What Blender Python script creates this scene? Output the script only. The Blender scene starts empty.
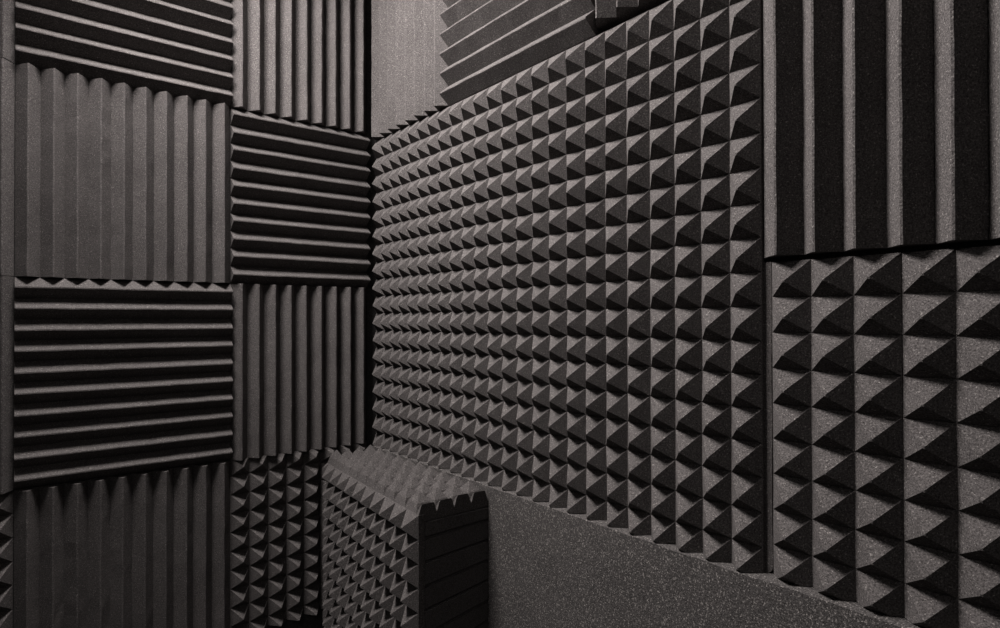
import bpy, bmesh, math, random
from mathutils import Matrix, Vector

C = bpy.context.scene.collection
rnd = random.Random(7)

# ------------------------------------------------------------------ materials
def node(nt, kind, **kw):
    n = nt.nodes.new(kind)
    for k, v in kw.items():
        setattr(n, k, v)
    return n

def foam_material(name, base, fleck, fleck_amount, fleck_scale, grain, bump, mottle=.10, light_fleck=.15):
    m = bpy.data.materials.new(name)
    m.use_nodes = True
    nt = m.node_tree
    L = nt.links
    b = nt.nodes['Principled BSDF']
    b.inputs['Roughness'].default_value = 1.0
    b.inputs['Specular IOR Level'].default_value = 0.12
    tc = node(nt, 'ShaderNodeTexCoord')
    oi = node(nt, 'ShaderNodeObjectInfo')
    off = node(nt, 'ShaderNodeVectorMath', operation='SCALE')
    comb = node(nt, 'ShaderNodeCombineXYZ')
    for k in range(3):
        L.new(oi.outputs['Random'], comb.inputs[k])
    L.new(comb.outputs[0], off.inputs[0])
    off.inputs['Scale'].default_value = 13.0
    add = node(nt, 'ShaderNodeVectorMath', operation='ADD')
    L.new(tc.outputs['Object'], add.inputs[0])
    L.new(off.outputs[0], add.inputs[1])
    # fine cell grain
    n1 = node(nt, 'ShaderNodeTexNoise')
    n1.inputs['Scale'].default_value = grain
    n1.inputs['Detail'].default_value = 3
    n1.inputs['Roughness'].default_value = .7
    L.new(add.outputs[0], n1.inputs['Vector'])
    # large soft mottling of the dye
    n2 = node(nt, 'ShaderNodeTexNoise')
    n2.inputs['Scale'].default_value = 9
    n2.inputs['Detail'].default_value = 3
    L.new(add.outputs[0], n2.inputs['Vector'])
    # pale cells / fibres that catch the eye
    n3 = node(nt, 'ShaderNodeTexNoise')
    n3.inputs['Scale'].default_value = fleck_scale
    n3.inputs['Detail'].default_value = 2
    n3.inputs['Roughness'].default_value = .6
    L.new(add.outputs[0], n3.inputs['Vector'])
    r1 = node(nt, 'ShaderNodeMapRange')
    r1.inputs['From Min'].default_value = .3
    r1.inputs['From Max'].default_value = .7
    r1.inputs['To Min'].default_value = .30
    r1.inputs['To Max'].default_value = 1.70
    L.new(n1.outputs['Fac'], r1.inputs['Value'])
    r2 = node(nt, 'ShaderNodeMapRange')
    r2.inputs['From Min'].default_value = .3
    r2.inputs['From Max'].default_value = .7
    r2.inputs['To Min'].default_value = 1 - mottle
    r2.inputs['To Max'].default_value = 1 + mottle
    L.new(n2.outputs['Fac'], r2.inputs['Value'])
    mul = node(nt, 'ShaderNodeMath', operation='MULTIPLY')
    L.new(r1.outputs[0], mul.inputs[0])
    L.new(r2.outputs[0], mul.inputs[1])
    sc = node(nt, 'ShaderNodeVectorMath', operation='SCALE')
    sc.inputs[0].default_value = base
    L.new(mul.outputs[0], sc.inputs['Scale'])
    r3 = node(nt, 'ShaderNodeMapRange')
    r3.inputs['From Min'].default_value = fleck_amount
    r3.inputs['From Max'].default_value = fleck_amount + light_fleck
    L.new(n3.outputs['Fac'], r3.inputs['Value'])
    mix = node(nt, 'ShaderNodeMix', data_type='RGBA')
    L.new(r3.outputs[0], mix.inputs['Factor'])
    L.new(sc.outputs[0], mix.inputs['A'])
    mix.inputs['B'].default_value = (*fleck, 1)
    L.new(mix.outputs['Result'], b.inputs['Base Color'])
    bp = node(nt, 'ShaderNodeBump')
    bp.inputs['Strength'].default_value = bump
    bp.inputs['Distance'].default_value = .0012
    L.new(n1.outputs['Fac'], bp.inputs['Height'])
    L.new(bp.outputs[0], b.inputs['Normal'])
    return m

BASE = (.0640, .0585, .0570)
FOAM = foam_material('charcoal_foam', BASE, (.24, .222, .21), .60, 360, 420, 1.0)
FOAM_CUT = foam_material('cut_foam_face', (.066, .061, .060), (.16, .15, .14), .62, 420, 600, .7)
WALLCLOTH = foam_material('speckled_wall_felt', (.052, .0482, .0468), (.27, .25, .235), .565, 360, 420, 1.0)
PLAIN = foam_material('plain_dark_plaster', (.05, .048, .047), (.07, .066, .064), .7, 300, 300, .4)

# ------------------------------------------------------------------ helpers
def link(name, bm, mat, parent=None, M=None):
    me = bpy.data.meshes.new(name)
    bmesh.ops.recalc_face_normals(bm, faces=bm.faces)
    bm.to_mesh(me)
    bm.free()
    if mat:
        me.materials.append(mat)
    o = bpy.data.objects.new(name, me)
    C.objects.link(o)
    if parent:
        o.parent = parent
    if M is not None:
        o.matrix_local = M
    return o

def tag(o, label, cat, group=None):
    o['label'] = label
    o['category'] = cat
    if group:
        o['group'] = group
    return o

def frame(origin, u, v, w):
    M = Matrix.Identity(4)
    for r in range(3):
        M[r][0], M[r][1], M[r][2], M[r][3] = u[r], v[r], w[r], origin[r]
    return M

def on_right(x, z, y=-.0004):          # tile hung on the right wall (faces -Y)
    return frame((x, y, z), (1, 0, 0), (0, 0, 1), (0, -1, 0))

AX = -.050
def on_left(y, z):                  # tile hung on the left wall (faces +X)
    return frame((AX, y, z), (0, 1, 0), (0, 0, 1), (1, 0, 0))

def box(bm, a, b):
    vs = [bm.verts.new((x, y, z)) for x in (a[0], b[0]) for y in (a[1], b[1]) for z in (a[2], b[2])]
    for f in ((0, 1, 3, 2), (4, 6, 7, 5), (0, 4, 5, 1), (2, 3, 7, 6), (0, 2, 6, 4), (1, 5, 7, 3)):
        bm.faces.new([vs[i] for i in f])

def close_tile(bm, W, H):
    """walls and back: every open boundary edge is carried back to the wall plane"""
    be = [e for e in bm.edges if len(e.link_faces) == 1]
    r = bmesh.ops.extrude_edge_only(bm, edges=be)
    nv = [g for g in r['geom'] if isinstance(g, bmesh.types.BMVert)]
    for v in nv:
        v.co.z = 0
    back = [g for g in r['geom'] if isinstance(g, bmesh.types.BMEdge) and all(abs(q.co.z) < 1e-9 for q in g.verts)]
    bmesh.ops.holes_fill(bm, edges=back, sides=0)

def cut(bm, co, no):
    bmesh.ops.bisect_plane(bm, geom=bm.verts[:] + bm.edges[:] + bm.faces[:], plane_co=co, plane_no=no, clear_outer=True, dist=1e-6)

def pyramid_mesh(W, H, pu, pv, base, h, u0=0.0, v0=0.0, tip=.06, jit=.0007, droop=0.0, seed=1, dome=None):
    """pyramid foam: valley lines at u0+i*pu, v0+j*pv, trimmed to W x H"""
    R = random.Random(seed)
    bm = bmesh.new()
    i0 = math.floor((0 - u0) / pu + 1e-6); i1 = math.ceil((W - u0) / pu - 1e-6)
    j0 = math.floor((0 - v0) / pv + 1e-6); j1 = math.ceil((H - v0) / pv - 1e-6)
    G = {}
    for i in range(i0, i1 + 1):
        for j in range(j0, j1 + 1):
            u, v = u0 + i * pu, v0 + j * pv
            du = R.uniform(-jit, jit) if 1e-4 < u < W - 1e-4 else 0
            dv = R.uniform(-jit, jit) if 1e-4 < v < H - 1e-4 else 0
            G[i, j] = bm.verts.new((u + du, v + dv, base + R.uniform(-jit, jit)))
    for i in range(i0, i1):
        for j in range(j0, j1):
            cu = u0 + (i + .5) * pu + R.uniform(-jit, jit) * 1.4
            cv = v0 + (j + .5) * pv - droop + R.uniform(-jit, jit) * 1.4
            top = base + h * (1 + R.uniform(-.035, .035))
            q = [G[i, j], G[i + 1, j], G[i + 1, j + 1], G[i, j + 1]]
            s = tip
            t = []
            for k, (a, b) in enumerate(((-1, -1), (1, -1), (1, 1), (-1, 1))):
                t.append(bm.verts.new((cu + a * pu * .5 * s, cv + b * pv * .5 * s, top - h * s * .55)))
            ap = bm.verts.new((cu, cv, top - h * s * .25))
            if dome:                      # full-bellied pyramids: an extra ring part-way up
                m, fh = dome
                mid = [bm.verts.new((cu + a * pu * .5 * (1 - m), cv + b * pv * .5 * (1 - m), base + (top - base) * fh))
                       for a, b in ((-1, -1), (1, -1), (1, 1), (-1, 1))]
                for k in range(4):
                    bm.faces.new((q[k], q[(k + 1) % 4], mid[(k + 1) % 4], mid[k]))
                q = mid
            for k in range(4):
                a, b, c, d = q[k], q[(k + 1) % 4], t[(k + 1) % 4], t[k]
                bm.faces.new((a, b, c, d))
                bm.faces.new((t[k], t[(k + 1) % 4], ap))
    cut(bm, (0, 0, 0), (-1, 0, 0)); cut(bm, (W, 0, 0), (1, 0, 0))
    cut(bm, (0, 0, 0), (0, -1, 0)); cut(bm, (0, H, 0), (0, 1, 0))
    return bm

def wedge_mesh(W, H, p, base, h, along='v', off=0.0, flat=.06, jit=.0006, seed=1, seg=14):
    """wedge foam: ridges run along v (upright) or along u (level); valleys at off + k*p across"""
    R = random.Random(seed)
    A, B = (W, H) if along == 'v' else (H, W)
    bm = bmesh.new()
    k0 = math.floor((0 - off) / p + 1e-6); k1 = math.ceil((A - off) / p - 1e-6)
    prof = []
    for k in range(k0, k1):
        a = off + k * p
        c = a + p / 2 + R.uniform(-.0012, .0012)
        hh = h * (1 + R.uniform(-.03, .03))
        prof += [(a, base, 0), (c - p * flat / 2, base + hh, 1), (c + p * flat / 2, base + hh, 1)]
    prof.append((off + k1 * p, base, 0))
    rows = []
    for s in range(seg + 1):
        b = B * s / seg
        row = []
        for (a, z, pk) in prof:
            jj = jit if 1e-4 < a < A - 1e-4 else 0
            da = R.uniform(-jj, jj); dz = R.uniform(-jj, jj)
            P = (a + da, b, z + dz) if along == 'v' else (b, a + da, z + dz)
            row.append(bm.verts.new(P))
        # keep both lips of a ridge moving together
        for i in range(1, len(row) - 1):
            if prof[i][2] and prof[i + 1][2]:
                d = R.uniform(-jit, jit)
                ax = 0 if along == 'v' else 1
                row[i].co[ax] = prof[i][0] + d; row[i + 1].co[ax] = prof[i + 1][0] + d
                row[i + 1].co.z = row[i].co.z
        rows.append(row)
    for s in range(seg):
        for i in range(len(prof) - 1):
            bm.faces.new((rows[s][i], rows[s][i + 1], rows[s + 1][i + 1], rows[s + 1][i]))
    ax = 0 if along == 'v' else 1
    n = [0, 0, 0]; n[ax] = -1; cut(bm, (0, 0, 0), n)
    n[ax] = 1; co = [0, 0, 0]; co[ax] = A; cut(bm, co, n)
    return bm

def tile(name, bm, W, H, M, label, cat, group=None, mat=None):
    if any(len(e.link_faces) == 1 for e in bm.edges):
        close_tile(bm, W, H)
    o = link(name, bm, mat or FOAM, None, M)
    tag(o, label, cat, group)
    return o

# ------------------------------------------------------------------ setting
def structure(name, a, b, mat):
    bm = bmesh.new(); box(bm, a, b)
    o = link(name, bm, mat); o['kind'] = 'structure'
    return o

ZF, ZC = -1.30, 1.30
structure('wall_right', (AX - .12, 0, ZF), (2.9, .12, ZC), PLAIN)
structure('wall_left', (AX - .12, -2.6, ZF), (AX, 0, ZC), PLAIN)
structure('floor', (AX - .12, -2.6, ZF - .1), (2.9, .12, ZF), PLAIN)
structure('ceiling', (AX - .12, -2.6, ZC), (2.9, .12, ZC + .1), PLAIN)

# ------------------------------------------------------------------ left wall
AB, AH = .018, .032
Y2, Y1, Y0, YE = -.9572, -.4765, -1.4370, -.0550
R_ = [.0227 + .49995 * k for k in (-2, -1, 0, 1, 2)]     # row joints, bottom to top
g = .0012
GW = 'upright-ridged foam panels on the left wall'
def aw(y0, y1, r, along, pitch, label, seed, name='wedge_foam_panel', off=0.0):
    W, H = y1 - y0 - g, R_[r + 1] - R_[r] - g
    if along == 'v':
        bm = wedge_mesh(W, H, pitch, AB, AH, 'v', off=off, seed=seed)
    else:
        bm = wedge_mesh(W, H, H / 10, AB, AH, 'u', seed=seed)
    tile(name, bm, W, H, on_left(y0, R_[r]), label, 'acoustic foam panel')

aw(Y2, Y1, 3, 'u', 0, 'dark foam panel with level ridges at the top of the left wall', 11)
aw(Y1, YE, 3, 'v', .0466, 'foam panel with upright ridges at the top of the left wall, beside the corner', 12)
aw(Y2, Y1, 2, 'v', .0481, 'broad foam panel with upright ridges, left wall, second row, evenly lit grey', 13)
aw(Y1, YE, 2, 'u', 0, 'foam panel with black gaps between level ridges, left wall beside the corner', 14)
aw(Y2, Y1, 1, 'u', 0, 'foam panel with level ridges, left wall, third row, below the broad grey one', 15)
aw(Y1, YE, 1, 'v', .0466, 'foam panel with upright ridges, left wall, directly above the foam-covered box', 16)
aw(Y2, Y1, 0, 'v', .0481, 'very dark foam panel with upright ridges in the bottom left of the picture', 17)
aw(Y0, Y2, 3, 'v', .0481, 'sliver of plain foam panel at the left edge of the picture, topmost', 18)
aw(Y0, Y2, 2, 'v', .0481, 'sliver of plain grey foam at the left edge of the picture, second row', 19)
aw(Y0, Y2, 1, 'v', .0481, 'sliver of plain dark foam at the left edge of the picture, third row', 20)
# pyramid panels of the bottom row
H = R_[1] - R_[0] - g
bm = pyramid_mesh(YE - Y1 - g, H, .0532, .0534, AB, AH, 0, H - .0450 - 9 * .0534, seed=21)
tile('pyramid_foam_panel', bm, YE - Y1 - g, H, on_left(Y1, R_[0]),
     'foam panel of small pyramids on the left wall, left of the foam-covered box', 'acoustic foam panel')
bm = pyramid_mesh(Y2 - Y0 - g, H, (Y2 - Y0 - g) / 9, H / 9, AB, AH, seed=22)
tile('pyramid_foam_panel', bm, Y2 - Y0 - g, H, on_left(Y0, R_[0]),
     'sliver of pyramid foam at the left edge of the picture, lowest', 'acoustic foam panel')

# ------------------------------------------------------------------ right wall
PB, PH = .0242, .0294
X0 = -.0182
ZP = .50415
W, H = 1.3191, 2 * ZP
bm = pyramid_mesh(W, H, W / 24, H / 18, PB, PH, droop=.0060, seed=31)
cut(bm, (0, .0168, 0), (0, -1, 0))
for v in bm.verts:                                  # the sheet sags a little around mid-height
    if .02 < v.co.y < H - .001:
        v.co.y -= .0045 * max(0, 1 - ((v.co.y - ZP - .12) / .42) ** 2)
close_tile(bm, W, H)
# plain lip of the backing sheet, worn round at its lower corner
lw, ly0, ly1, lt, lr = .0128, .0168, ZP + .011, .0185, .011
rim = [(W - .0005, ly0), (W + lw - lr, ly0)] + [(W + lw - lr + lr * math.sin(a), ly0 + lr - lr * math.cos(a)) for a in (.4, .8, 1.2, 1.57)] + [(W + lw, ly0 + (ly1 - ly0) * t + rnd.uniform(-.002, .002)) for t in (.1, .2, .3, .4, .5, .6, .7, .8, .9)] + [(W + lw, ly1), (W - .0005, ly1)]
rim = [(x + (rnd.uniform(-.0007, .0007) if i > 5 and i < len(rim) - 2 else 0), y) for i, (x, y) in enumerate(rim)]
lo = [bm.verts.new((x, y, 0)) for x, y in rim]; hi = [bm.verts.new((x, y, lt)) for x, y in rim]
bm.faces.new(lo); bm.faces.new(hi)
for i in range(len(rim)):
    bm.faces.new((lo[i], lo[(i + 1) % len(rim)], hi[(i + 1) % len(rim)], hi[i]))
tile('large_pyramid_foam_panel', bm, W, H, on_right(X0, -ZP),
     'largest foam panel, rows of small pyramids across the middle of the right wall', 'acoustic foam panel')
ZT = .5080
def bw(x0, x1, z0, z1, along, pitch, label, seed, base=PB, h=PH, off=0.0, lip=0.0):
    W, H = x1 - x0 - g, z1 - z0 - g
    bm = wedge_mesh(W, H, pitch, base, h, along, off=off, seed=seed)
    for v in bm.verts:
        if v.co.x < 1e-5:
            v.co.x -= lip
    tile('wedge_foam_panel', bm, W, H, on_right(x0, z0), label, 'acoustic foam panel')
bw(-.020, .403, ZT, ZT + .5, 'v', .0530, 'pale grey foam panel with fine upright ridges, right wall, just right of the corner', 32, off=-.0010)
bw(.404, .9460, ZT - .001, ZT + .5, 'u', .0537, 'foam panel with level ridges above the largest pyramid panel, at the top edge', 33)
bw(.9465, 1.4865, ZT + .014, ZT + .5, 'v', .0540, 'small dark bit of ridged foam at the top edge, above the pyramid panel', 34)
bw(1.3092, 1.3092 + 9 * .0568 + g, .0180, .5065, 'v', .0568, 'foam panel with wide upright ridges in the upper right of the picture', 35, base=.019, h=.0315, lip=.0072)
# lower right pyramid panels
W, H = 3 * .0605, .5045
bm = pyramid_mesh(W, H, .0605, H / 9, .022, .028, droop=.005, seed=36)
cut(bm, (0, .0100, 0), (0, -1, 0))
tile('pyramid_foam_panel', bm, W, H, on_right(1.3170, -.4945),
     'narrow foam panel three pyramids wide, right of the largest pyramid panel', 'acoustic foam panel')
W = 9 * .0605
bm = pyramid_mesh(W, H, .0605, H / 9, .022, .028, droop=.005, seed=37)
cut(bm, (0, .0100, 0), (0, -1, 0))
tile('pyramid_foam_panel', bm, W, H, on_right(1.4995, -.4945),
     'foam panel of big pyramids at the lower right edge of the picture', 'acoustic foam panel')

# flat felt-covered board under the foam
bm = bmesh.new()
N = 150; R = random.Random(5); x0, x1 = .003, 2.88
prev = None
ring = []
for i in range(N + 1):
    x = x0 + (x1 - x0) * i / N
    zt = (-.4882 if x < 1.314 else -.4855) + R.uniform(-.0012, .0006)
    y = -.0520 + R.uniform(-.0004, .0004)
    ring.append([bm.verts.new(p) for p in ((x, -.0005, ZF + .001), (x, -.0005, zt), (x, y + .0015, zt), (x, y, zt - .001), (x, -.0520, ZF + .001))])
for i in range(N):
    for k in range(5):
        bm.faces.new((ring[i][k], ring[i + 1][k], ring[i + 1][(k + 1) % 5], ring[i][(k + 1) % 5]))
bm.faces.new(ring[0]); bm.faces.new(ring[-1])
tag(link('flat_felt_board', bm, WALLCLOTH), 'flat speckled dark felt board on the right wall, below the pyramid panels', 'wall board')

# ------------------------------------------------------------------ foam-covered box in the corner
root = bpy.data.objects.new('foam_covered_box', None); C.objects.link(root)
root.location = (AX, 0, ZF)
tag(root, 'box in the corner covered with pyramid foam, its end of stacked dark strips', 'box')
def child(name, bm, mat, M):
    o = link(name, bm, mat, root)
    o.matrix_local = Matrix.Translation((-AX, 0, -ZF)) @ M
    return o
XE, YF, ZV, YB = .615, -.250, -.5210, -.0535      # end plane, front valley line at the end, top valley plane, back
SK = .077                                           # the front leans in towards the corner
BT = .016
PX, PZ = .0600, .0545
I4 = Matrix.Identity(4)
def front(x):
    return YF + (XE - x) * SK
bm = bmesh.new()
q = [(.002, front(.002) + BT + .001), (XE - .055, front(XE - .055) + BT + .001), (XE - .055, YB), (.002, YB)]
lo = [bm.verts.new((x, y, ZF + .001)) for x, y in q]; hi = [bm.verts.new((x, y, ZV - BT - .001)) for x, y in q]
bm.faces.new(lo); bm.faces.new(hi)
for i in range(4):
    bm.faces.new((lo[i], lo[(i + 1) % 4], hi[(i + 1) % 4], hi[i]))
child('core', bm, PLAIN, I4)
# front mat, pyramids facing the room
W, H = XE - .001, 14 * PZ
bm = pyramid_mesh(W, H, PX, PZ, BT, .031, W - 11 * PX, 0, droop=.003, seed=41)
close_tile(bm, W, H)
for v in bm.verts:
    v.co.z += SK * v.co.x
child('front_foam', bm, FOAM, frame((.001, front(.001) + BT, ZV - H), (1, 0, 0), (0, 0, 1), (0, -1, 0)))
# top mat
D = YB - YF - .001
W -= .0012
bm = pyramid_mesh(W, D, PX, D / 4, BT, .043, W - .0120 - 11 * PX, 0, seed=42, dome=(.28, .46))
for v in bm.verts:
    sc = (YB - .001 - front(v.co.x)) / D
    v.co.y = D - (D - v.co.y) * sc
close_tile(bm, W, D)
child('top_foam', bm, FOAM, frame((.001, YF + .0005, ZV - BT + .0003), (1, 0, 0), (0, 1, 0), (0, 0, 1)))
# end: stacked strips, a little thicker at the front than at the wall
k = 0
while True:
    zf0, zf1 = ZV - PZ * k, ZV - PZ * (k + 1)
    zw0, zw1 = ZV - .0007 - .0492 * k, ZV - .0007 - .0492 * (k + 1)
    if zf0 - .03 < ZF: break
    if k == 0: zf0 -= BT + .0005; zw0 -= BT + .0005
    bm = bmesh.new()
    yb, ye = YB, YF + BT + .0012
    x0, x1 = XE - .054, XE + .0005 * rnd.uniform(-1, 1)
    sp = .0018
    zf1 = max(zf1, ZF + .001); zw1 = max(zw1, ZF + .001)
    vs = [bm.verts.new(p) for p in (
        (x0, ye + .0045, zf1 + sp), (x1, ye, zf1 + sp), (x1, yb, zw1 + sp), (x0, yb, zw1 + sp),
        (x0, ye + .0045, zf0), (x1, ye, zf0), (x1, yb, zw0), (x0, yb, zw0))]
    for f in ((0, 3, 2, 1), (4, 5, 6, 7), (0, 1, 5, 4), (1, 2, 6, 5), (2, 3, 7, 6), (3, 0, 4, 7)):
        bm.faces.new([vs[i] for i in f])
    bmesh.ops.bevel(bm, geom=[e for e in bm.edges if all(abs(v.co.x - x1) < 1e-5 for v in e.verts) and abs(e.verts[0].co.y - e.verts[1].co.y) > .01],
                    offset=.0030, segments=2, affect='EDGES')
    child('end_strip', bm, FOAM_CUT, I4)
    k += 1

# ------------------------------------------------------------------ light: one ceiling lamp out of frame, plus an added weak fill
def area(name, loc, size, power, target, col=(1, .95, .935), spread=180):
    l = bpy.data.lights.new(name, 'AREA'); l.shape = 'DISK'; l.size = size; l.energy = power; l.color = col
    l.spread = math.radians(spread)
    o = bpy.data.objects.new(name, l); C.objects.link(o); o.location = loc
    d = Vector(target) - Vector(loc)
    o.rotation_euler = d.to_track_quat('-Z', 'Y').to_euler()
    return o
area('ceiling_light', (.45, -.80, 1.17), .60, 84, (1.1, -.14, -.04), spread=172)
area('far_fill_light', (2.55, -1.9, 1.24), .5, 5.5, (1.4, -.5, -.3), spread=170)  # added fill without a known fixture, brightens the faces turned right

w = bpy.data.worlds.new('world'); bpy.context.scene.world = w; w.use_nodes = True
w.node_tree.nodes['Background'].inputs[0].default_value = (1, .97, .95, 1)
w.node_tree.nodes['Background'].inputs[1].default_value = .05

# ------------------------------------------------------------------ camera
f, yaw, pit, rol = 615.6442, .89420, .00710, -.0022
cam = bpy.data.cameras.new('camera'); co = bpy.data.objects.new('camera', cam); C.objects.link(co)
cam.sensor_width = 36; cam.lens = f * 36 / 1000; cam.clip_start = .01
F = Vector((-math.sin(yaw) * math.cos(pit), math.cos(yaw) * math.cos(pit), math.sin(pit)))
Rv = Vector((math.cos(yaw), math.sin(yaw), 0)); U = Rv.cross(F)
R2 = Rv * math.cos(rol) + U * math.sin(rol); U2 = -Rv * math.sin(rol) + U * math.cos(rol)
co.matrix_world = frame((1.8094, -.9735, -.0785), R2, U2, -F)
bpy.context.scene.camera = co
vs = bpy.context.scene.view_settings
vs.view_transform = 'Standard'; vs.look = 'None'; vs.gamma = 1; vs.exposure = -.12; vs.use_curve_mapping = False
